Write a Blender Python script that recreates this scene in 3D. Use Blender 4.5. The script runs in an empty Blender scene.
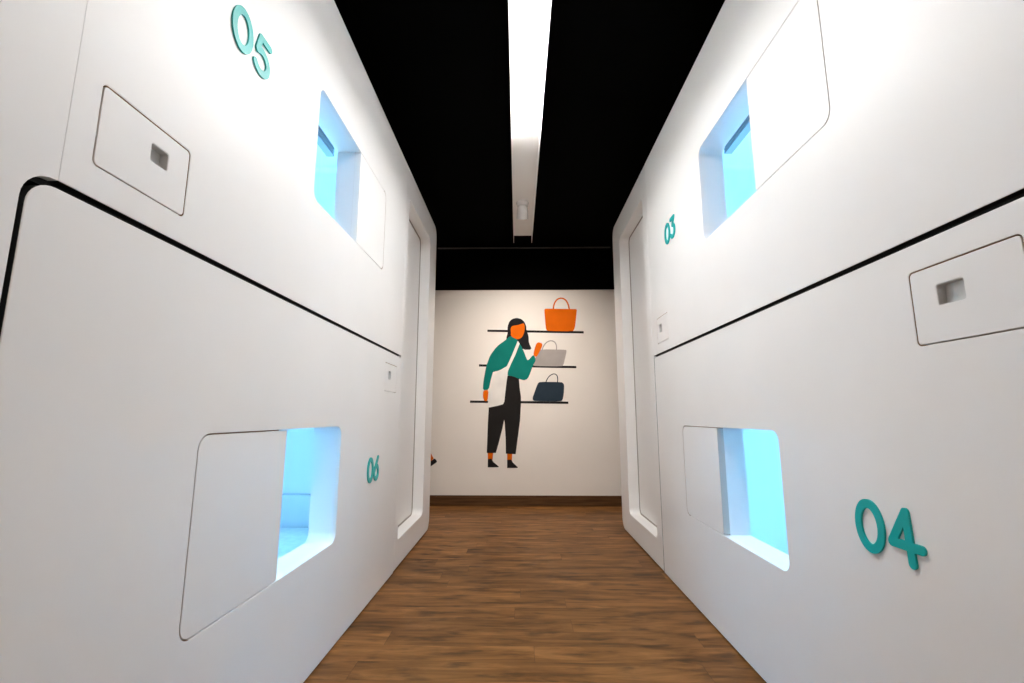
import bpy, bmesh, math, random
from mathutils import Vector, Matrix
from mathutils.geometry import tessellate_polygon, delaunay_2d_cdt

random.seed(4)
SC = bpy.context.scene
COL = SC.collection
PI = math.pi

# ------------------------------------------------------------------ materials
def mat(name, color, rough=.5, metal=0., spec=.5, coat=0.):
    m = bpy.data.materials.new(name); m.use_nodes = True
    b = m.node_tree.nodes['Principled BSDF']
    b.inputs['Base Color'].default_value = (*color, 1)
    b.inputs['Roughness'].default_value = rough
    b.inputs['Metallic'].default_value = metal
    b.inputs['Specular IOR Level'].default_value = spec
    b.inputs['Coat Weight'].default_value = coat
    return m

def nodes(m):
    nt = m.node_tree
    return nt, nt.nodes['Principled BSDF']

def noisy(m, c1, c2, scale=(1, 1, 1), nscale=4., detail=6., bump=0., rough=None, bscale=None):
    """mottle the base colour between c1 and c2 with 3D noise, optional bump"""
    nt, b = nodes(m); N = nt.nodes.new; L = nt.links.new
    tc = N('ShaderNodeTexCoord'); mp = N('ShaderNodeMapping'); mp.inputs['Scale'].default_value = scale
    no = N('ShaderNodeTexNoise'); no.inputs['Scale'].default_value = nscale; no.inputs['Detail'].default_value = detail
    rp = N('ShaderNodeValToRGB')
    rp.color_ramp.elements[0].position = .35; rp.color_ramp.elements[1].position = .65
    rp.color_ramp.elements[0].color = (*c1, 1); rp.color_ramp.elements[1].color = (*c2, 1)
    L(tc.outputs['Object'], mp.inputs['Vector']); L(mp.outputs[0], no.inputs['Vector'])
    L(no.outputs['Fac'], rp.inputs['Fac']); L(rp.outputs['Color'], b.inputs['Base Color'])
    if bump:
        n2 = N('ShaderNodeTexNoise'); n2.inputs['Scale'].default_value = bscale or nscale * 8; n2.inputs['Detail'].default_value = 4
        L(mp.outputs[0], n2.inputs['Vector'])
        bp = N('ShaderNodeBump'); bp.inputs['Strength'].default_value = bump; bp.inputs['Distance'].default_value = .004
        L(n2.outputs['Fac'], bp.inputs['Height']); L(bp.outputs[0], b.inputs['Normal'])
    return m

M = {}
M['white'] = noisy(mat('white_painted_panel', (.8, .8, .79), .42, spec=.35), (.800, .796, .788), (.825, .822, .815), nscale=2.2, bump=.04, bscale=14)
M['wall'] = noisy(mat('matte_wall_paint', (.74, .70, .65), .85, spec=.2), (.73, .69, .64), (.76, .72, .67), nscale=1.5, bump=.05, bscale=60)
M['black'] = mat('black_ceiling_paint', (.0007, .0007, .0007), .9, spec=.03)
M['rubber'] = mat('black_rubber', (.008, .008, .008), .6, spec=.25)
M['mdf'] = noisy(mat('raw_brown_board_edge', (.28, .15, .075), .8), (.25, .13, .06), (.32, .18, .09), nscale=30)
M['metal'] = mat('brushed_steel', (.62, .62, .61), .42, metal=.35)
M['teal'] = mat('teal_acrylic', (.0, .41, .40), .38, spec=.35)
M['inside'] = mat('pod_lining', (.80, .80, .80), .5, spec=.3)
M['fabric'] = noisy(mat('mattress_fabric', (.8, .8, .8), .9, spec=.1), (.76, .76, .76), (.84, .84, .84), nscale=30, bump=.2)
M['rail'] = mat('grey_ribbed_plastic', (.30, .31, .33), .5)
M['tray'] = mat('white_lacquered_steel', (.88, .87, .855), .35, spec=.4)
M['clearcap'] = mat('milky_plastic', (.86, .86, .85), .15, spec=.6, coat=.4)
M['conduit'] = mat('dark_grey_conduit', (.05, .05, .05), .35, spec=.5)

def emit(name, color, strength):
    m = bpy.data.materials.new(name); m.use_nodes = True
    nt = m.node_tree; nt.nodes.clear()
    e = nt.nodes.new('ShaderNodeEmission'); o = nt.nodes.new('ShaderNodeOutputMaterial')
    e.inputs['Color'].default_value = (*color, 1); e.inputs['Strength'].default_value = strength
    nt.links.new(e.outputs[0], o.inputs['Surface'])
    return m

def wood(name, rot=0.):
    """brown floor planks running across the aisle (along x)"""
    m = mat(name, (.1, .05, .02), .42, spec=.16)
    nt, b = nodes(m); N = nt.nodes.new; L = nt.links.new
    tc = N('ShaderNodeTexCoord')
    sep = N('ShaderNodeSeparateXYZ'); L(tc.outputs['Object'], sep.inputs[0])
    def mth(op, a, bb=None):
        n = N('ShaderNodeMath'); n.operation = op
        for i, v in enumerate((a, bb)):
            if v is None: continue
            if isinstance(v, (int, float)): n.inputs[i].default_value = v
            else: L(v, n.inputs[i])
        return n.outputs[0]
    # planks .12 m wide and 1.2 m long, each row shifted by its own amount
    v = mth('DIVIDE', sep.outputs[1], .12); row = mth('FLOOR', v)
    w1 = N('ShaderNodeTexWhiteNoise'); w1.noise_dimensions = '1D'; L(row, w1.inputs['W'])
    u = mth('ADD', mth('DIVIDE', sep.outputs[0], 1.2), w1.outputs['Value']); col = mth('FLOOR', u)
    c0 = N('ShaderNodeCombineXYZ'); L(row, c0.inputs[0]); L(col, c0.inputs[1])
    w2 = N('ShaderNodeTexWhiteNoise'); w2.noise_dimensions = '2D'; L(c0.outputs[0], w2.inputs['Vector'])
    pid = w2.outputs['Value']
    joint = mth('MAXIMUM', mth('LESS_THAN', mth('FRACT', u), .0017), mth('LESS_THAN', mth('FRACT', v), .012))
    cmb = N('ShaderNodeCombineXYZ')
    L(mth('ADD', mth('MULTIPLY', sep.outputs[0], 2.0), mth('MULTIPLY', pid, 37.)), cmb.inputs[0])
    L(mth('MULTIPLY', sep.outputs[1], 13.), cmb.inputs[1])
    L(mth('MULTIPLY', pid, 11.), cmb.inputs[2])
    g1 = N('ShaderNodeTexNoise'); g1.inputs['Scale'].default_value = 1.5; g1.inputs['Detail'].default_value = 9; g1.inputs['Roughness'].default_value = .62
    g1.inputs['Distortion'].default_value = .6
    L(cmb.outputs[0], g1.inputs['Vector'])
    rp = N('ShaderNodeValToRGB'); e = rp.color_ramp.elements
    e[0].position = .30; e[0].color = (.070, .029, .0085, 1)
    e[1].position = .72; e[1].color = (.33, .150, .047, 1)
    x = e.new(.5); x.color = (.190, .082, .0215, 1)
    L(g1.outputs['Fac'], rp.inputs['Fac'])
    # dark knots and streaks
    c2 = N('ShaderNodeCombineXYZ')
    L(mth('ADD', mth('MULTIPLY', sep.outputs[0], 4.5), mth('MULTIPLY', pid, 19.)), c2.inputs[0])
    L(mth('MULTIPLY', sep.outputs[1], 15.), c2.inputs[1])
    kn = N('ShaderNodeTexNoise'); kn.inputs['Scale'].default_value = 1.3; kn.inputs['Detail'].default_value = 5
    L(c2.outputs[0], kn.inputs['Vector'])
    kr = N('ShaderNodeValToRGB'); ke = kr.color_ramp.elements
    ke[0].position = .54; ke[0].color = (1, 1, 1, 1); ke[1].position = .69; ke[1].color = (.42, .42, .46, 1)
    L(kn.outputs['Fac'], kr.inputs['Fac'])
    mx = N('ShaderNodeMix'); mx.data_type = 'RGBA'; mx.blend_type = 'MULTIPLY'; mx.inputs[0].default_value = 1
    L(rp.outputs[0], mx.inputs[6]); L(kr.outputs[0], mx.inputs[7])
    # tone of the whole plank
    tr = N('ShaderNodeMapRange'); tr.inputs[3].default_value = .82; tr.inputs[4].default_value = 1.14
    L(pid, tr.inputs[0])
    m2 = N('ShaderNodeMix'); m2.data_type = 'RGBA'; m2.blend_type = 'MULTIPLY'; m2.inputs[0].default_value = 1
    L(mx.outputs[2], m2.inputs[6]); L(tr.outputs[0], m2.inputs[7])
    # joints
    m3 = N('ShaderNodeMix'); m3.data_type = 'RGBA'; m3.inputs[7].default_value = (.03, .015, .008, 1)
    L(mth('MULTIPLY', joint, .5), m3.inputs[0]); L(m2.outputs[2], m3.inputs[6])
    L(m3.outputs[2], b.inputs['Base Color'])
    bp = N('ShaderNodeBump'); bp.inputs['Strength'].default_value = .18; bp.inputs['Distance'].default_value = .003
    L(g1.outputs['Fac'], bp.inputs['Height']); L(bp.outputs[0], b.inputs['Normal'])
    rr_ = N('ShaderNodeMapRange'); rr_.inputs[3].default_value = .52; rr_.inputs[4].default_value = .36
    L(g1.outputs['Fac'], rr_.inputs[0]); L(rr_.outputs[0], b.inputs['Roughness'])
    return m
M['skirting'] = noisy(mat('dark_wood_skirting', (.07, .035, .014), .5, spec=.2), (.058, .026, .009), (.11, .052, .019), scale=(1.5, 18, 25), nscale=2.5)
M['wood'] = wood('brown_wood_planks')

# ------------------------------------------------------------------ object helpers
def tag(o, label=None, cat=None, group=None, kind=None):
    if label: o['label'] = label
    if cat: o['category'] = cat
    if group: o['group'] = group
    if kind: o['kind'] = kind
    return o

def empty(name, loc):
    o = bpy.data.objects.new(name, None); COL.objects.link(o); o.location = loc
    o.empty_display_size = .1
    return o

def build(name, bm, mats, parent=None, loc=None, smooth=35):
    """link bm as ONE mesh object; its coordinates are local to its parent"""
    bmesh.ops.recalc_face_normals(bm, faces=bm.faces[:])
    me = bpy.data.meshes.new(name); bm.to_mesh(me); bm.free()
    for m in (mats if isinstance(mats, (list, tuple)) else [mats]): me.materials.append(m)
    sm = [f.use_smooth for f in me.polygons]
    me.set_sharp_from_angle(angle=math.radians(smooth))
    me.polygons.foreach_set('use_smooth', sm)
    o = bpy.data.objects.new(name, me); COL.objects.link(o)
    if parent: o.parent = parent
    if loc: o.location = loc
    return o

# ------------------------------------------------------------------ outlines in a plane
def area(p): return .5 * sum(p[i][0] * p[(i + 1) % len(p)][1] - p[(i + 1) % len(p)][0] * p[i][1] for i in range(len(p)))
def ccw(p): return p if area(p) > 0 else p[::-1]

def rr(u0, w0, u1, w1, r, n=8):
    """rounded rectangle, r one radius or four (lower-low, lower-high, upper-high, upper-low u)"""
    if not isinstance(r, (list, tuple)): r = [r] * 4
    out = []
    cs = [(u0, w0, 1, 1, PI), (u1, w0, -1, 1, 1.5 * PI), (u1, w1, -1, -1, 0), (u0, w1, 1, -1, .5 * PI)]
    for (cu, cw, su, sw, a0), q in zip(cs, r):
        if q <= 1e-6: out.append((cu, cw)); continue
        for i in range(n + 1):
            a = a0 + i / n * PI / 2
            out.append((cu + su * q + q * math.cos(a), cw + sw * q + q * math.sin(a)))
    return out

def offset(p, d):
    """move a CCW outline inward by d (mitred)"""
    n = len(p); out = []
    for i in range(n):
        a, b, c = Vector(p[i - 1]), Vector(p[i]), Vector(p[(i + 1) % n])
        t1 = (b - a).normalized(); t2 = (c - b).normalized()
        n1 = Vector((-t1.y, t1.x)); n2 = Vector((-t2.y, t2.x))
        k = n1 + n2
        if k.length < 1e-6: k = n1
        k.normalize(); s = max(.35, k.dot(n1))
        q = b + k * (d / s); out.append((q.x, q.y))
    return out

def chaikin(p, k=.2):
    out = []
    for i in range(len(p)):
        a, b = p[i], p[(i + 1) % len(p)]
        out += [(a[0] + (b[0] - a[0]) * k, a[1] + (b[1] - a[1]) * k), (a[0] + (b[0] - a[0]) * (1 - k), a[1] + (b[1] - a[1]) * (1 - k))]
    return out

def plate(bm, outer, holes, d0, d1, pos, bev=0., segs=3, hole_mat=None, front_mat=0, outer_mat=0):
    """solid plate between depths d0 (front) and d1; front edges rounded by bev.
    pos(u, w, d) gives the 3D point; hole_mat(hole index, u, w) the material slot of a hole's side"""
    loops = [ccw(outer)] + [ccw(h) for h in holes]
    rings = []
    steps = [(bev, d0)] if not bev else [(bev * (1 - math.sin(a)), d0 + bev * (1 - math.cos(a))) for a in [i / segs * PI / 2 for i in range(segs + 1)]]
    if not bev: steps = [(0., d0)]
    steps.append((0., d1))
    for li, lp in enumerate(loops):
        rg = []
        for off, d in steps:
            q = offset(lp, off if li == 0 else -off) if off > 1e-7 else lp
            rg.append([bm.verts.new(pos(u, w, d)) for u, w in q])
        rings.append(rg)
        n = len(lp)
        for k in range(len(rg) - 1):
            for i in range(n):
                f = bm.faces.new((rg[k][i], rg[k][(i + 1) % n], rg[k + 1][(i + 1) % n], rg[k + 1][i]))
                f.smooth = True
                if li == 0 and k == len(rg) - 2:
                    j = (i + 1) % n
                    f.material_index = outer_mat((lp[i][0] + lp[j][0]) / 2, (lp[i][1] + lp[j][1]) / 2) if callable(outer_mat) else outer_mat
                if li and hole_mat and k == len(rg) - 2:
                    mu = ((lp[i][0] + lp[(i + 1) % n][0]) / 2, (lp[i][1] + lp[(i + 1) % n][1]) / 2)
                    f.material_index = hole_mat(li - 1, *mu)
    for idx in (0, -1):
        vs = [v for rg in rings for v in rg[idx]]
        flat = []
        off, _ = steps[idx]
        for li, lp in enumerate(loops):
            q = offset(lp, off if li == 0 else -off) if off > 1e-7 else lp
            flat.append([Vector((u, w, 0)) for u, w in q])
        for t in tessellate_polygon(flat):
            try:
                f = bm.faces.new([vs[i] for i in t])
                if idx == 0: f.material_index = front_mat
            except ValueError: pass

def capsule(a, b, r, n=7):
    a, b = Vector(a), Vector(b); t = (b - a); ang = math.atan2(t.y, t.x); out = []
    for i in range(n + 1): out.append(tuple(b + r * Vector((math.cos(ang - PI / 2 + PI * i / n), math.sin(ang - PI / 2 + PI * i / n)))))
    for i in range(n + 1): out.append(tuple(a + r * Vector((math.cos(ang + PI / 2 + PI * i / n), math.sin(ang + PI / 2 + PI * i / n)))))
    return out

def strokes(bm, lines, r, d0, d1, pos):
    """union of round-capped strokes as one flat solid"""
    vs, fs = [], []
    for ln in lines:
        for a, b in zip(ln[:-1], ln[1:]):
            c = capsule(a, b, r); k = len(vs)
            vs += [Vector(p) for p in c]; fs.append(list(range(k, k + len(c))))
    v2, e2, f2, ov, oe, of = delaunay_2d_cdt(vs, [], fs, 0, 1e-5)
    keep = [f for f, o in zip(f2, of) if o]
    cnt = {}
    for f in keep:
        for i in range(len(f)):
            e = (f[i], f[(i + 1) % len(f)]); cnt[e] = 1
    A = [bm.verts.new(pos(p.x, p.y, d0)) for p in v2]; B = [bm.verts.new(pos(p.x, p.y, d1)) for p in v2]
    for f in keep:
        bm.faces.new([A[i] for i in f]); bm.faces.new([B[i] for i in reversed(f)])
    for (a, b) in cnt:
        if (b, a) not in cnt: bm.faces.new((A[b], A[a], B[a], B[b])).smooth = True
    for v in [v for v in bm.verts if not v.link_faces]: bm.verts.remove(v)

def ellipse(cx, cy, rx, ry, n=40, a0=0, a1=2 * PI):
    return [(cx + rx * math.cos(a0 + (a1 - a0) * i / n), cy + ry * math.sin(a0 + (a1 - a0) * i / n)) for i in range(n + 1)]

def lathe(bm, prof, org, axis='z', n=32):
    """revolve (radius, height) pairs about an axis through org"""
    rings = []
    for r, h in prof:
        ring = []
        for i in range(n):
            a = 2 * PI * i / n
            p = {'z': (r * math.cos(a), r * math.sin(a), h), 'y': (r * math.cos(a), h, r * math.sin(a)), 'x': (h, r * math.cos(a), r * math.sin(a))}[axis]
            ring.append(bm.verts.new((org[0] + p[0], org[1] + p[1], org[2] + p[2])))
        rings.append(ring)
    for a, b in zip(rings[:-1], rings[1:]):
        for i in range(n): bm.faces.new((a[i], a[(i + 1) % n], b[(i + 1) % n], b[i])).smooth = True
    bm.faces.new(rings[0]); bm.faces.new(rings[-1])

def box(bm, x0, y0, z0, x1, y1, z1, bev=0.):
    r = bmesh.ops.create_cube(bm, size=1)
    vs = r['verts']
    for v in vs: v.co = Vector(((x0 + x1) / 2 + v.co.x * (x1 - x0), (y0 + y1) / 2 + v.co.y * (y1 - y0), (z0 + z1) / 2 + v.co.z * (z1 - z0)))
    if bev:
        es = list({e for v in vs for e in v.link_edges})
        bmesh.ops.bevel(bm, geom=es, offset=bev, segments=3, profile=.5, affect='EDGES')
        big = sorted(bm.faces, key=lambda f: -f.calc_area())[:6]
        for f in bm.faces: f.smooth = f not in big

def new_box(name, m, dims, parent=None, bev=0.):
    bm = bmesh.new(); box(bm, *dims, bev); return build(name, bm, m, parent)

# ------------------------------------------------------------------ the setting
XL, XR = -.699, .788          # corridor faces of the pods
YB = 4.72                     # back wall
ZC = 2.60                     # ceiling
def struct(name, m, dims, bev=0.):
    return tag(new_box(name, m, dims, None, bev), kind='structure')
struct('floor', M['wood'], (-1.90, -4.0, -.06, 1.98, YB + .05, 0))
struct('ceiling', M['black'], (-1.90, -4.0, ZC, 1.98, YB + .05, ZC + .06))
struct('wall_back', M['wall'], (-1.90, YB, 0, 1.98, YB + .08, ZC))
struct('wall_left', M['wall'], (-1.98, -4.0, 0, -1.90, YB, ZC))
struct('wall_right', M['wall'], (1.98, -4.0, 0, 2.06, YB, ZC))
struct('wall_front', M['wall'], (-1.90, -4.08, 0, 1.98, -4.0, ZC))
struct('baseboard_back', M['skirting'], (-1.90, YB - .014, 0, 1.98, YB, .098), .003)
struct('trim_1', M['black'], (-1.90, YB - .012, 2.143, 1.98, YB, ZC), .003)   # black painted band above the mural wall

# thin conduit along the edge of the ceiling
bm = bmesh.new()
prev = None
lathe(bm, [(.007, -.86), (.008, -.859), (.008, .94), (.007, .941)], (0, YB - .03, ZC - .012), 'x', 12)
tag(build('cable_conduit', bm, M['conduit']), 'thin dark conduit running along the black ceiling edge above the mural wall', 'conduit')

# ------------------------------------------------------------------ sleeping pods
BLUE = (.19, .58, 1.0)
M['led'] = emit('blue_led', BLUE, 130)
DEPTH = 1.05

M['seal'] = mat('grey_seal', (.30, .27, .24), .6)
M['edge'] = mat('shaded_cover_edge', (.52, .50, .47), .5)  # cover white darkened: shade painted onto the cover edge of one pod
M['padding'] = mat('grey_padding', (.66, .67, .70), .9, spec=.1)
def digit_lines(c):
    if c == '0': return [ellipse(.044, .059, .0345, .0485, 40)]
    if c == '5': return [[(.070, .107), (.026, .107), (.0155, .066)] + ellipse(.036, .041, .032, .0305, 22, 2.25, -2.55)]
    if c == '6': return [ellipse(.038, .040, .030, .0305, 36), [(.060, .109), (.042, .088), (.024, .066), (.0125, .050)]]
    if c == '4': return [[(.054, .108), (.0105, .042), (.085, .042)], [(.054, .108), (.059, .0095)]]
    if c == '3': return [[(.012, .108), (.064, .108), (.038, .070)] + ellipse(.036, .0405, .031, .0305, 22, 1.45, -2.6)]

class Side:
    """maps wall coordinates (world y, z, depth into the pod) to coordinates local to a thing standing at (X, c, 0)"""
    def __init__(s, X, sx, c): s.X, s.sx, s.c = X, sx, c
    def pos(s, u, w, d): return (s.sx * d, u - s.c, w)

def pod(X, sx, c, y0, y1, z0, z1, rad, region, opening, card, cup, number, num_at, label, dy):
    """one capsule: y0..y1 by z0..z1 on its corridor face; region / opening / card / cup are (y0, z0, y1, z1)"""
    S = Side(X, sx, c); P = S.pos
    root = empty('sleeping_pod', (X, c, 0)); tag(root, label, 'sleeping pod', 'sleeping pods along the corridor')
    ou = rr(y0, z0, y1, z1, rad)
    RW = .036                                                    # corner radius of the window
    reg = rr(*region, RW); crd = rr(*card, .010)
    near_open = opening[0] <= region[0] + 1e-4                   # the opening is the nearer half
    split = opening[2] if near_open else opening[0]
    def hm(i, u, w):
        if i == 1: return 1
        return 1 if ((u > split) if near_open else (u < split)) else 0
    om = (lambda u, w: 2 if w < z0 + .004 else 0) if z0 > 1 else 2     # black edges where the joint shows
    bm = bmesh.new(); plate(bm, ou, [reg, crd], 0, .026, P, bev=.0012, hole_mat=hm, outer_mat=om)
    build('front_panel', bm, [M['white'], M['mdf'], M['rubber']], root)
    # wall behind the panel: forms the deep jamb of the window
    op_r = [RW, 0, 0, RW] if near_open else [0, RW, RW, 0]
    bm = bmesh.new(); plate(bm, rr(y0 + .002, z0 + .002, y1 - .002, z1 - .002, [max(q - .002, 0) for q in rad]), [rr(*opening, op_r)], .026, .105, P, front_mat=1, outer_mat=om)
    build('window_jamb', bm, [M['inside'], M['mdf'], M['rubber']], root)
    # cabin: tube and back
    bm = bmesh.new()
    o2 = rr(y0 + .002, z0 + .002, y1 - .002, z1 - .002, .02)
    plate(bm, o2, [rr(y0 + .03, z0 + .03, y1 - .03, z1 - .03, .04)], .105, DEPTH - .03, P)
    build('cabin_lining', bm, M['inside'], root)
    bm = bmesh.new(); plate(bm, o2, [], DEPTH - .03, DEPTH, P); build('rear_panel', bm, M['inside'], root)
    # sliding cover over the other half
    g = .0036
    cv = (split, region[1] + g, region[2] - g, region[3] - g) if near_open else (region[0] + g, region[1] + g, split, region[3] - g)
    cr = RW - g
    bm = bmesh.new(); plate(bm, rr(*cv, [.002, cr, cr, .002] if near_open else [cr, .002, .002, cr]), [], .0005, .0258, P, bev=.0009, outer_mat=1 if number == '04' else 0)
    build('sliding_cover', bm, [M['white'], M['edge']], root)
    # lock plate with its recessed metal pull
    bm = bmesh.new(); plate(bm, rr(card[0] + .0026, card[1] + .0026, card[2] - .0026, card[3] - .0026, .0085), [rr(*cup, .005)], .0003, .022, P, bev=.001)
    lp = build('lock_plate', bm, M['white'], root)
    bm = bmesh.new()
    k = .0012
    inner = rr(cup[0] + k, cup[1] + k, cup[2] - k, cup[3] - k, .0045)
    plate(bm, rr(cup[0] + .0001, cup[1] + .0001, cup[2] - .0001, cup[3] - .0001, .005), [inner], .001, .0215, P)
    plate(bm, inner, [], .0165, .0214, P)
    tag(build('handle_recess', bm, M['metal'], lp), 'brushed metal recessed pull')
    # number: two raised digits
    sg = empty('number_sign', (0, 0, 0)); sg.parent = root
    tag(sg, 'teal raised number ' + number)
    yy, zz = num_at
    for i, ch in enumerate(number):
        bm = bmesh.new()
        def PD(u, w, d, i=i): return P(yy - sx * (u + i * dy), zz + w, d)
        strokes(bm, digit_lines(ch), .0096, -.0045, .0002, PD)
        build('digit', bm, M['teal'], sg, smooth=20)
    return root, S

def led(root, S, y0, y1, z, d, _=None):
    bm = bmesh.new(); plate(bm, rr(y0, z, y1, z + .03, .01), [], d, d + .03, S.pos)
    tag(build('led_strip', bm, M['led'], root), 'glowing blue light strip inside the pod')

def ribbed_rail(root, S, y0, y1, z0, z1, d0, d1):
    bm = bmesh.new(); n = 5
    prof = []
    for i in range(n):
        a, b = z0 + (z1 - z0) * i / n, z0 + (z1 - z0) * (i + .62) / n
        prof += [(d0, a), (d0, b), (d0 + .006, b), (d0 + .006, z0 + (z1 - z0) * (i + 1) / n)]
    prof += [(d1, z1), (d1, z0)]
    A = [bm.verts.new(S.pos(y0, w, d)) for d, w in prof]; B = [bm.verts.new(S.pos(y1, w, d)) for d, w in prof]
    m = len(prof)
    for i in range(m): bm.faces.new((A[i], A[(i + 1) % m], B[(i + 1) % m], B[i]))
    t = tessellate_polygon([[Vector((d, w, 0)) for d, w in prof]])
    for f in t: bm.faces.new([A[i] for i in f]); bm.faces.new([B[i] for i in f])
    tag(build('ribbed_rail', bm, M['rail'], root, smooth=20), 'dark ribbed rail at the top inside the window')

# left stack: 05 above 06
p05, S05 = pod(XL, -1, 1.66, .652, 2.725, 1.203, 2.402, [.002] * 4,
               (1.483, 1.583, 2.300, 2.003), (1.483, 1.583, 1.905, 2.003),
               (.700, 1.258, .912, 1.405), (.811, 1.329, .855, 1.366),
               '05', (.990, 1.753), 'upper white sleeping pod on the left side with teal number 05', .095)
p06, S06 = pod(XL, -1, 1.66, .612, 2.725, .006, 1.1905, [.002, .002, .002, .040],
               (1.030, .385, 1.856, .812), (1.422, .385, 1.856, .812),
               (2.410, .980, 2.642, 1.130), (2.478, 1.045, 2.524, 1.091),
               '06', (2.192, .545), 'lower white sleeping pod on the left side with teal number 06', .096)
# right stack: 03 above 04
p03, S03 = pod(XR, 1, 1.725, .622, 2.772, 1.203, 2.424, [.002] * 4,
               (1.098, 1.592, 1.932, 2.012), (1.485, 1.592, 1.932, 2.012),
               (2.478, 1.259, 2.676, 1.405), (2.585, 1.318, 2.631, 1.364),
               '03', (2.444, 1.755), 'upper white sleeping pod on the right side with teal number 03', .092)
p04, S04 = pod(XR, 1, 1.725, .622, 2.759, .006, 1.190, [.002] * 4,
               (1.480, .394, 2.342, .807), (1.480, .394, 1.936, .807),
               (.716, .986, .936, 1.136), (.822, 1.056, .878, 1.097),
               '04', (1.168, .548), 'lower white sleeping pod on the right side with teal number 04', .096)

led(p05, S05, 1.96, 2.45, 1.36, .109); led(p03, S03, 1.99, 2.48, 1.36, .109)
led(p06, S06, 1.34, 1.74, .80, .985, 'y'); led(p04, S04, 1.66, 2.08, .80, .985, 'y')
ribbed_rail(p05, S05, 1.20, 2.09, 2.092, 2.175, .20, .235)
ribbed_rail(p03, S03, 1.20, 2.115, 2.102, 2.185, .20, .235)

bm = bmesh.new(); box(bm, *[v for v in (-1.0, 2.655 - 1.66, .240, -.125, 2.694 - 1.66, .428)], .012)
tag(build('end_padding', bm, M['padding'], p06), 'padded band on the end wall inside')
# black rubber gaskets in the joints between upper and lower pod
def gasket(root, S, y0, y1, z0, z1, corner):
    bm = bmesh.new(); plate(bm, rr(y0, z0, y1, z1, 0), [], .016, .10, S.pos)
    if corner: plate(bm, rr(corner[0], .006, corner[1], z0, 0), [], .016, .10, S.pos)
    tag(build('gasket', bm, M['rubber'], root), 'black rubber joint strip')
gasket(p06, S06, .604, 2.725, 1.191, 1.2025, (.604, .6115))
gasket(p04, S04, .622, 2.772, 1.191, 1.2025, None)
bm = bmesh.new(); plate(bm, rr(2.7592, .012, 2.7752, 1.190, 0), [], .003, .06, S04.pos)
tag(build('joint_strip', bm, M['rubber'], p04), 'thin dark vertical joint strip')

# mattresses inside the lower pods
for S, X, z, nm, lb in ((S06, XL, .262, 'mattress', 'pale mattress lit blue inside the lower left pod, seen through its window'),
                        (S04, XR, .115, 'mattress', 'pale mattress lit blue inside the lower right pod, seen through its window')):
    r = empty(nm, (X, S.c, .036)); tag(r, lb, 'mattress', 'mattresses in the lower pods')
    bm = bmesh.new()
    y0, y1 = (.68, 2.648) if S is S06 else (.70, 2.70)
    xs = sorted((S.sx * .125, S.sx * 1.0))
    box(bm, xs[0], y0 - S.c, 0, xs[1], y1 - S.c, z - .036, .025)
    build('mattress_body', bm, M['fabric'], r)
    bm = bmesh.new()
    box(bm, xs[0] - .004, y0 - S.c - .004, (z - .036) * .55, xs[1] + .004, y1 - S.c + .004, (z - .036) * .55 + .012, .005)
    build('piping', bm, M['fabric'], r)

# ------------------------------------------------------------------ end units with their tall recess
def end_unit(X, sx, outer, hole, rh, label, bv=.003):
    c = sum(p[0] for p in outer) / len(outer)
    S = Side(X, sx, c); P = S.pos
    root = empty('end_cabinet', (X, c, 0)); tag(root, label, 'cabinet', 'tall white end cabinets beside the pods')
    bm = bmesh.new(); plate(bm, outer, [rr(*hole, rh)], 0, .09, P, bev=bv, segs=4)
    build('face_frame', bm, M['white'], root)
    bm = bmesh.new(); plate(bm, outer, [], .092, DEPTH, P, front_mat=1); build('carcass', bm, [M['white'], M['rubber']], root)
    g = .007
    bm = bmesh.new(); plate(bm, rr(hole[0] + g, hole[1] + g, hole[2] - g, hole[3] - g, [max(q - g, .002) for q in rh]), [], .078, .0915, P, bev=.002)
    build('recessed_door', bm, M['white'], root)
    k = .004
    bm = bmesh.new(); plate(bm, rr(hole[0] + .0005, hole[1] + .0005, hole[2] - .0005, hole[3] - .0005, rh), [rr(hole[0] + k, hole[1] + k, hole[2] - k, hole[3] - k, [q - .003 for q in rh])], .073, .0915, P)
    tag(build('door_seal', bm, M['seal'], root), 'thin grey seal around the recessed door')
    return root

R_END = .085
end_unit(XL, -1, rr(2.7275, .010, 3.748, 2.405, [.003, R_END, R_END, .003]), (2.800, .160, 3.490, 2.215), [.02, .045, .045, .02],
         'tall white cabinet with a recessed door at the far end of the left pods')
end_unit(XR, 1, rr(2.7755, .008, 3.830, 2.424, [.003, R_END, R_END, .003]), (2.872, .156, 3.575, 2.245), [.03, .045, .045, .02],
         'tall white cabinet with a recessed door at the far end of the right pods')
# near ends (the left one has the rounded outer corner of the groove)
rc = .046
arc = [(.6035 + rc - rc * math.cos(a), 1.2025 - rc + rc * math.sin(a)) for a in [i / 8 * PI / 2 for i in range(9)]]
left_near = [(-.42, .010), (.6035, .010)] + arc + [(.6519, 1.2025), (.6519, 2.402), (-.32, 2.402), (-.40, 2.36), (-.42, 2.30)]
end_unit(XL, -1, left_near, (-.20, .160, .541, 2.215), [.045, .02, .02, .045],
         'tall white cabinet at the near end of the left pods, beside the black groove', .0004)
end_unit(XR, 1, rr(-.42, .008, .6185, 2.424, [R_END, .003, .003, R_END]), (-.20, .156, .520, 2.245), [.045, .02, .02, .045],
         'tall white cabinet at the near end of the right pods, opposite the groove')

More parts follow.
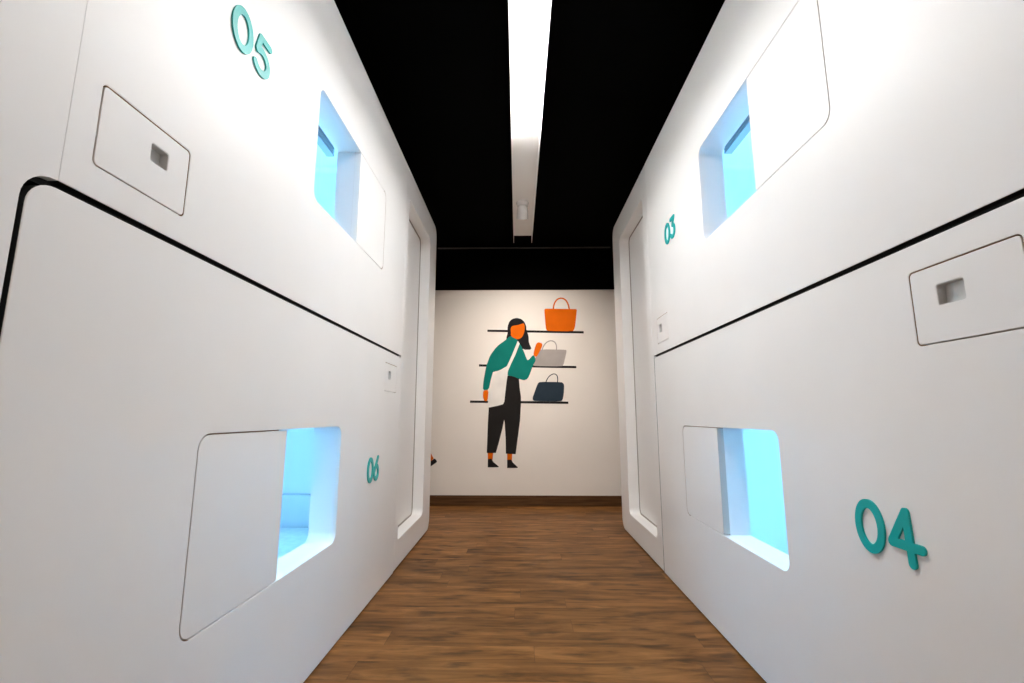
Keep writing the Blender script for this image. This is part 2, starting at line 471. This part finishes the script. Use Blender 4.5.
# ------------------------------------------------------------------ painted mural on the back wall (flat paint)
MUR = {
'hair': [(-0.036,1.849),(0.009,1.838),(0.042,1.811),(0.061,1.765),(0.064,1.719),(0.086,1.658),(0.088,1.59),(0.119,1.519),(0.03,1.519),(-0.007,1.568),(-0.037,1.621),(-0.089,1.644),(-0.141,1.618),(-0.14,1.652),(-0.128,1.689),(-0.13,1.758),(-0.111,1.811),(-0.081,1.838)],
'face': [(-0.089,1.762),(-0.021,1.774),(0.039,1.795),(0.047,1.757),(0.042,1.696),(0.019,1.647),(-0.014,1.627),(-0.044,1.627),(-0.081,1.644),(-0.098,1.674),(-0.093,1.689),(-0.098,1.727)],
'blouse': [(-0.1,1.663),(-0.156,1.614),(-0.238,1.554),(-0.304,1.464),(-0.329,1.395),(-0.347,1.339),(-0.371,1.196),(-0.376,1.11),(-0.316,1.116),(-0.299,1.204),(-0.275,1.292),(-0.208,1.309),(-0.144,1.347),(-0.132,1.258),(-0.073,1.25),(-0.014,1.224),(0.036,1.209),(0.074,1.224),(0.103,1.287),(0.125,1.355),(0.156,1.405),(0.151,1.435),(0.134,1.47),(0.081,1.411),(0.067,1.418),(0.037,1.501),(0.008,1.561),(-0.037,1.63),(-0.066,1.64)],
'bag': [(-0.025,1.61),(-0.005,1.582),(-0.052,1.461),(-0.09,1.381),(-0.123,1.305),(-0.132,1.254),(-0.136,1.212),(-0.148,1.112),(-0.16,0.996),(-0.173,0.971),(-0.231,0.955),(-0.306,0.94),(-0.324,0.942),(-0.323,0.988),(-0.315,1.095),(-0.299,1.204),(-0.275,1.292),(-0.208,1.306),(-0.136,1.351),(-0.115,1.394),(-0.081,1.471)],
'hand1': [(-0.37,1.109),(-0.375,1.046),(-0.361,1.004),(-0.327,1.003),(-0.318,1.112)],
'hand2': [(0.132,1.467),(0.145,1.53),(0.164,1.583),(0.186,1.596),(0.223,1.583),(0.223,1.553),(0.197,1.5),(0.17,1.452),(0.152,1.446)],
'trousers': [(-0.128,1.258),(-0.073,1.252),(-0.014,1.227),(-0.006,1.128),(0.006,1.045),(0.006,0.987),(0.007,0.994),(-0.004,0.807),(-0.048,0.486),(-0.144,0.491),(-0.146,0.636),(-0.156,0.792),(-0.162,0.818),(-0.178,0.735),(-0.214,0.594),(-0.242,0.498),(-0.331,0.498),(-0.323,0.778),(-0.314,0.95),(-0.164,0.994),(-0.15,1.125)],
'ankle1': [(-0.321,0.503),(-0.269,0.504),(-0.274,0.432),(-0.32,0.432)],
'ankle2': [(-0.131,0.495),(-0.081,0.493),(-0.084,0.426),(-0.131,0.425)],
'shoe1': [(-0.32,0.439),(-0.285,0.443),(-0.266,0.411),(-0.213,0.37),(-0.217,0.361),(-0.32,0.361)],
'shoe2': [(-0.131,0.432),(-0.091,0.435),(-0.074,0.405),(-0.027,0.363),(-0.031,0.355),(-0.131,0.355)],
'shelf1': [(-0.335,1.716),(0.646,1.696)],
'shelf2': [(-0.417,1.36),(0.564,1.341)],
'shelf3': [(-0.503,0.997),(0.477,0.986)],
'orange': [(0.247,1.93),(0.255,1.941),(0.27,1.945),(0.567,1.939),(0.58,1.935),(0.581,1.921),(0.56,1.756),(0.55,1.726),(0.532,1.706),(0.282,1.711),(0.267,1.723),(0.261,1.742)],
'orangeh': [(0.34,1.94),(0.349,1.994),(0.376,2.04),(0.422,2.059),(0.467,2.04),(0.493,1.994),(0.504,1.94)],
'grey': [(0.213,1.523),(0.46,1.518),(0.47,1.507),(0.443,1.396),(0.434,1.366),(0.422,1.348),(0.138,1.352),(0.13,1.367),(0.176,1.501)],
'greyh': [(0.223,1.523),(0.236,1.557),(0.266,1.595),(0.31,1.614),(0.352,1.599),(0.369,1.56),(0.366,1.521)],
'navy': [(0.195,1.194),(0.41,1.191),(0.431,1.179),(0.439,1.153),(0.432,1.066),(0.422,1.022),(0.407,0.999),(0.142,1.002),(0.123,1.015),(0.122,1.037),(0.143,1.095),(0.173,1.175)],
'navyh': [(0.255,1.19),(0.281,1.244),(0.328,1.276),(0.365,1.267),(0.376,1.23),(0.372,1.186)],
'foot_ankle': [(-0.96,0.547),(-0.885,0.503),(-0.869,0.473),(-0.851,0.442),(-0.883,0.415),(-0.945,0.405)],
'foot_shoe': [(-0.955,0.39),(-0.885,0.415),(-0.845,0.443),(-0.835,0.438),(-0.819,0.419),(-0.822,0.407),(-0.884,0.365),(-0.953,0.327)],
}
def paint(name, c, rough=.7): return noisy(mat(name, c, rough, spec=.06), tuple(v * .93 for v in c), tuple(min(1, v * 1.07) for v in c), nscale=6)
INK = paint('mural_black', (.014, .013, .014)); NAVY = paint('mural_navy', (.022, .035, .05)); ORANGE = paint('mural_orange', (.62, .118, .003))
TEAL = paint('mural_teal', (.006, .165, .135)); GREY = paint('mural_grey', (.34, .31, .295)); CREAM = paint('mural_cream', (.72, .70, .665)); TROUSER = paint('mural_charcoal', (.016, .0145, .014))
class Wall:
    def __init__(s, loc): s.loc = loc
    def pos(s, u, w, d): return (u - s.loc[0], d, w - s.loc[2])
def mid(*ks):
    pts = [p for k in ks for p in MUR[k]]
    return ((min(p[0] for p in pts) + max(p[0] for p in pts)) / 2, YB, min(p[1] for p in pts))
def decal(name, key, m, parent, W, layer=1, smooth=1):
    p = MUR[key]
    for _ in range(smooth): p = chaikin(p)
    bm = bmesh.new(); plate(bm, p, [], -.0009 * layer, -.0001, W.pos)
    return build(name, bm, m, parent)
def line(name, pts, r, m, parent, W, layer=1, loc=None):
    bm = bmesh.new(); strokes(bm, [pts], r, -.0009 * layer, -.0001, W.pos); return build(name, bm, m, parent, loc)

for k, lab in (('shelf1', 'topmost of the three painted black shelf lines, under the orange handbag'),
               ('shelf2', 'middle of the three painted black shelf lines, under the grey handbag'),
               ('shelf3', 'lowest of the three painted black shelf lines, under the navy handbag')):
    (a, b) = MUR[k]; loc = ((a[0] + b[0]) / 2, YB, (a[1] + b[1]) / 2); W = Wall(loc)
    bm = bmesh.new(); h = .0115
    plate(bm, [(a[0], a[1] - h), (b[0], b[1] - h), (b[0], b[1] + h), (a[0], a[1] + h)], [], -.0009, -.0001, W.pos)
    o = build('painted_shelf', bm, INK, None, loc); tag(o, lab, 'mural shelf', 'shelves painted in the mural')
for k, m, r, lab in (('orange', ORANGE, .0075, 'orange painted handbag on the top shelf of the mural'),
                     ('grey', GREY, .0055, 'pale grey painted handbag on the middle shelf, touched by the painted woman'),
                     ('navy', NAVY, .0045, 'dark navy painted handbag on the lowest shelf of the mural')):
    loc = mid(k); W = Wall(loc)
    o = empty('painted_handbag', loc); tag(o, lab, 'mural handbag', 'handbags painted in the mural')
    decal('bag_body', k, m, o, W, 2, 1)
    h = MUR[k + 'h']
    # smooth the handle
    pts = h
    for _ in range(2):
        q = [pts[0]]
        for a, b in zip(pts[:-1], pts[1:]):
            q += [(a[0] * .75 + b[0] * .25, a[1] * .75 + b[1] * .25), (a[0] * .25 + b[0] * .75, a[1] * .25 + b[1] * .75)]
        pts = q + [pts[-1]]
    line('handle', pts, r, m, o, W, 1.5)

loc = mid('shoe1', 'shoe2', 'hair'); W = Wall(loc)
wm = empty('painted_person', loc); tag(wm, 'painted person with long black hair, teal blouse and black trousers reaching for a handbag', 'mural figure')
decal('hair', 'hair', INK, wm, W, 2, 1)
decal('face', 'face', ORANGE, wm, W, 3, 1)
decal('trousers', 'trousers', TROUSER, wm, W, 3, 0)
decal('blouse', 'blouse', TEAL, wm, W, 4, 1)
for k in ('hand1', 'hand2'): decal('hand', k, ORANGE, wm, W, 3.5, 1)
for k in ('ankle1', 'ankle2'): decal('ankle', k, ORANGE, wm, W, 2, 0)
for k in ('shoe1', 'shoe2'): decal('shoe', k, INK, wm, W, 3, 0)
loc = mid('bag'); W = Wall(loc)
bm = bmesh.new(); plate(bm, MUR['bag'], [], -.0009 * 5, -.0001, W.pos)
tag(build('painted_shoulder_bag', bm, CREAM, None, loc), 'cream painted shoulder bag with strap across the teal blouse of the figure', 'mural bag')
loc = mid('foot_shoe'); W = Wall(loc)
ft = empty('painted_figure', loc); tag(ft, 'orange painted foot in a black shoe peeking out behind the left cabinet', 'mural figure')
decal('ankle', 'foot_ankle', ORANGE, ft, W, 1, 0); decal('shoe', 'foot_shoe', INK, ft, W, 2, 0)

# ------------------------------------------------------------------ linear ceiling light
LX, LW, LF, LD = .043, .0885, 2.500, .062     # centre, half width, flange bottom, recess of the tray
LY0, LY1, TY0, TY1 = -.90, 4.29, .95, 2.62
M['lamp'] = emit('white_diffuser', (1.0, .985, .96), 63)
lf = empty('linear_ceiling_light', (LX, (LY0 + LY1) / 2, LF)); tag(lf, 'long white linear light in a narrow channel under the black ceiling', 'ceiling light')
lf.rotation_euler = (0, 0, .0062)
cy = (LY0 + LY1) / 2
bm = bmesh.new(); box(bm, -LW + .004, LY0 - cy, LD, LW - .004, LY1 - cy, LD + .05); build('tray', bm, M['tray'], lf)
for s in (-1, 1):
    bm = bmesh.new(); x0, x1 = sorted((s * LW, s * (LW - .004)))
    box(bm, x0, LY0 - cy, 0, x1, 4.32 - cy, LD + .05, .001); build('side_flange', bm, M['tray'], lf)
for y in (TY0 - .012, TY1):
    bm = bmesh.new(); box(bm, -.063, y - cy, LD - .010, .063, y + .012 - cy, LD - .0005, .003); build('end_cap', bm, M['tray'], lf)
bm = bmesh.new()
DW, DH = .060, .007                                                # domed diffuser strip in the middle of the tray
pr = [(DW * math.cos(a), LD - .0005 - DH * math.sin(a)) for a in [i / 16 * PI for i in range(17)]]
A = [bm.verts.new((x, TY0 - cy, z)) for x, z in pr]; B = [bm.verts.new((x, TY1 - cy, z)) for x, z in pr]
for i in range(len(pr)):
    bm.faces.new((A[i], A[(i + 1) % 17], B[(i + 1) % 17], B[i])).smooth = True
bm.faces.new(A); bm.faces.new(B)
tag(build('diffuser', bm, M['lamp'], lf), 'glowing white diffuser')
# stem hangers up to the ceiling
for y in (-.2, 2.0, 3.9):
    bm = bmesh.new(); lathe(bm, [(.02, LD + .05), (.02, LD + .06), (.008, LD + .062), (.008, ZC - LF)], (0, y - cy, 0), 'z', 16); build('hanger', bm, M['black'], lf)
# warm globe lamps added behind the camera for frontal fill, never in view
M['warm'] = emit('warm_fill_globe', (1.0, .80, .64), 48)
for y, lab in ((-2.7, 'added warm globe fill lamp behind the camera, the one closer to the pods'), (-3.5, 'added warm globe fill lamp behind the camera, the one farther from the pods')):
    o = empty('fill_lamp', (.03, y, 2.25)); tag(o, lab, 'fill lamp', 'added globe fill lamps behind the camera')
    R = .12
    bm = bmesh.new(); lathe(bm, [(max(.03, R * math.cos(a)) if i < 24 else .03, R * math.sin(a)) for i, a in enumerate([-PI / 2 + .02 + k / 24 * (PI - .3) for k in range(25)])], (0, 0, 0), 'z', 32); build('fill_globe', bm, M['warm'], o)
    bm = bmesh.new(); lathe(bm, [(.034, .112), (.036, .150), (.012, .165), (.004, .17), (.004, ZC - 2.25 - .02), (.05, ZC - 2.25 - .018), (.05, ZC - 2.25)], (0, 0, 0), 'z', 24); build('cord_and_canopy', bm, M['black'], o)
# small round spot lamp hanging from the tray
sy = 3.58
sp = empty('spot_lamp', (.021, sy, LF + LD)); sp.scale = (1.2, 1.2, 1.2); tag(sp, 'small milky round lamp head hanging from the far end of the linear light', 'lamp')
bm = bmesh.new(); lathe(bm, [(.040, 0), (.042, -.006), (.038, -.022), (.022, -.034), (.014, -.038)], (0, 0, 0)); build('lamp_base', bm, M['clearcap'], sp)
bm = bmesh.new(); lathe(bm, [(.014, -.036), (.012, -.045), (.014, -.060)], (0, 0, 0)); build('stem', bm, M['clearcap'], sp)
M['spot'] = emit('warm_spot_lens', (1.0, .88, .78), 2700)
hd = empty('lamp_head', (0, 0, -.062)); hd.parent = sp
hd.rotation_euler = (math.radians(32), 0, math.radians(0))            # turned towards the mural (local -z is the beam)
bm = bmesh.new(); lathe(bm, [(.001, .042), (.022, .040), (.032, .028), (.037, .0), (.039, -.050), (.0365, -.050), (.036, .0), (.001, .001)], (0, 0, 0)); build('lamp_housing', bm, M['clearcap'], hd)
bm = bmesh.new(); lathe(bm, [(.036, -.004), (.0362, -.048), (.0352, -.049), (.0345, -.004)], (0, 0, 0)); build('baffle', bm, M['black'], hd)
bm = bmesh.new(); lathe(bm, [(.030, -.0065), (.030, -.009), (.001, -.011)], (0, 0, 0)); build('lens', bm, M['spot'], hd)

# ------------------------------------------------------------------ camera
cam = bpy.data.cameras.new('camera'); co = bpy.data.objects.new('camera', cam); COL.objects.link(co)
cam.sensor_width = 36; cam.sensor_fit = 'HORIZONTAL'; cam.lens = 470 / 1024 * 36; cam.clip_start = .02
pit, yaw = .158359, -.017703
fw = Vector((math.sin(yaw) * math.cos(pit), math.cos(yaw) * math.cos(pit), math.sin(pit)))
co.location = (0, 0, .85); co.rotation_euler = fw.to_track_quat('-Z', 'Y').to_euler()
SC.camera = co

w = bpy.data.worlds.new('world'); SC.world = w; w.use_nodes = True
w.node_tree.nodes['Background'].inputs[0].default_value = (0, 0, 0, 1)
vs = SC.view_settings
vs.view_transform = 'Standard'; vs.look = 'None'; vs.gamma = 1; vs.use_curve_mapping = False
vs.exposure = 0.0
SC.cycles.max_bounces = 16; SC.cycles.diffuse_bounces = 12; SC.cycles.use_denoising = True
SC.cycles.sample_clamp_indirect = 0
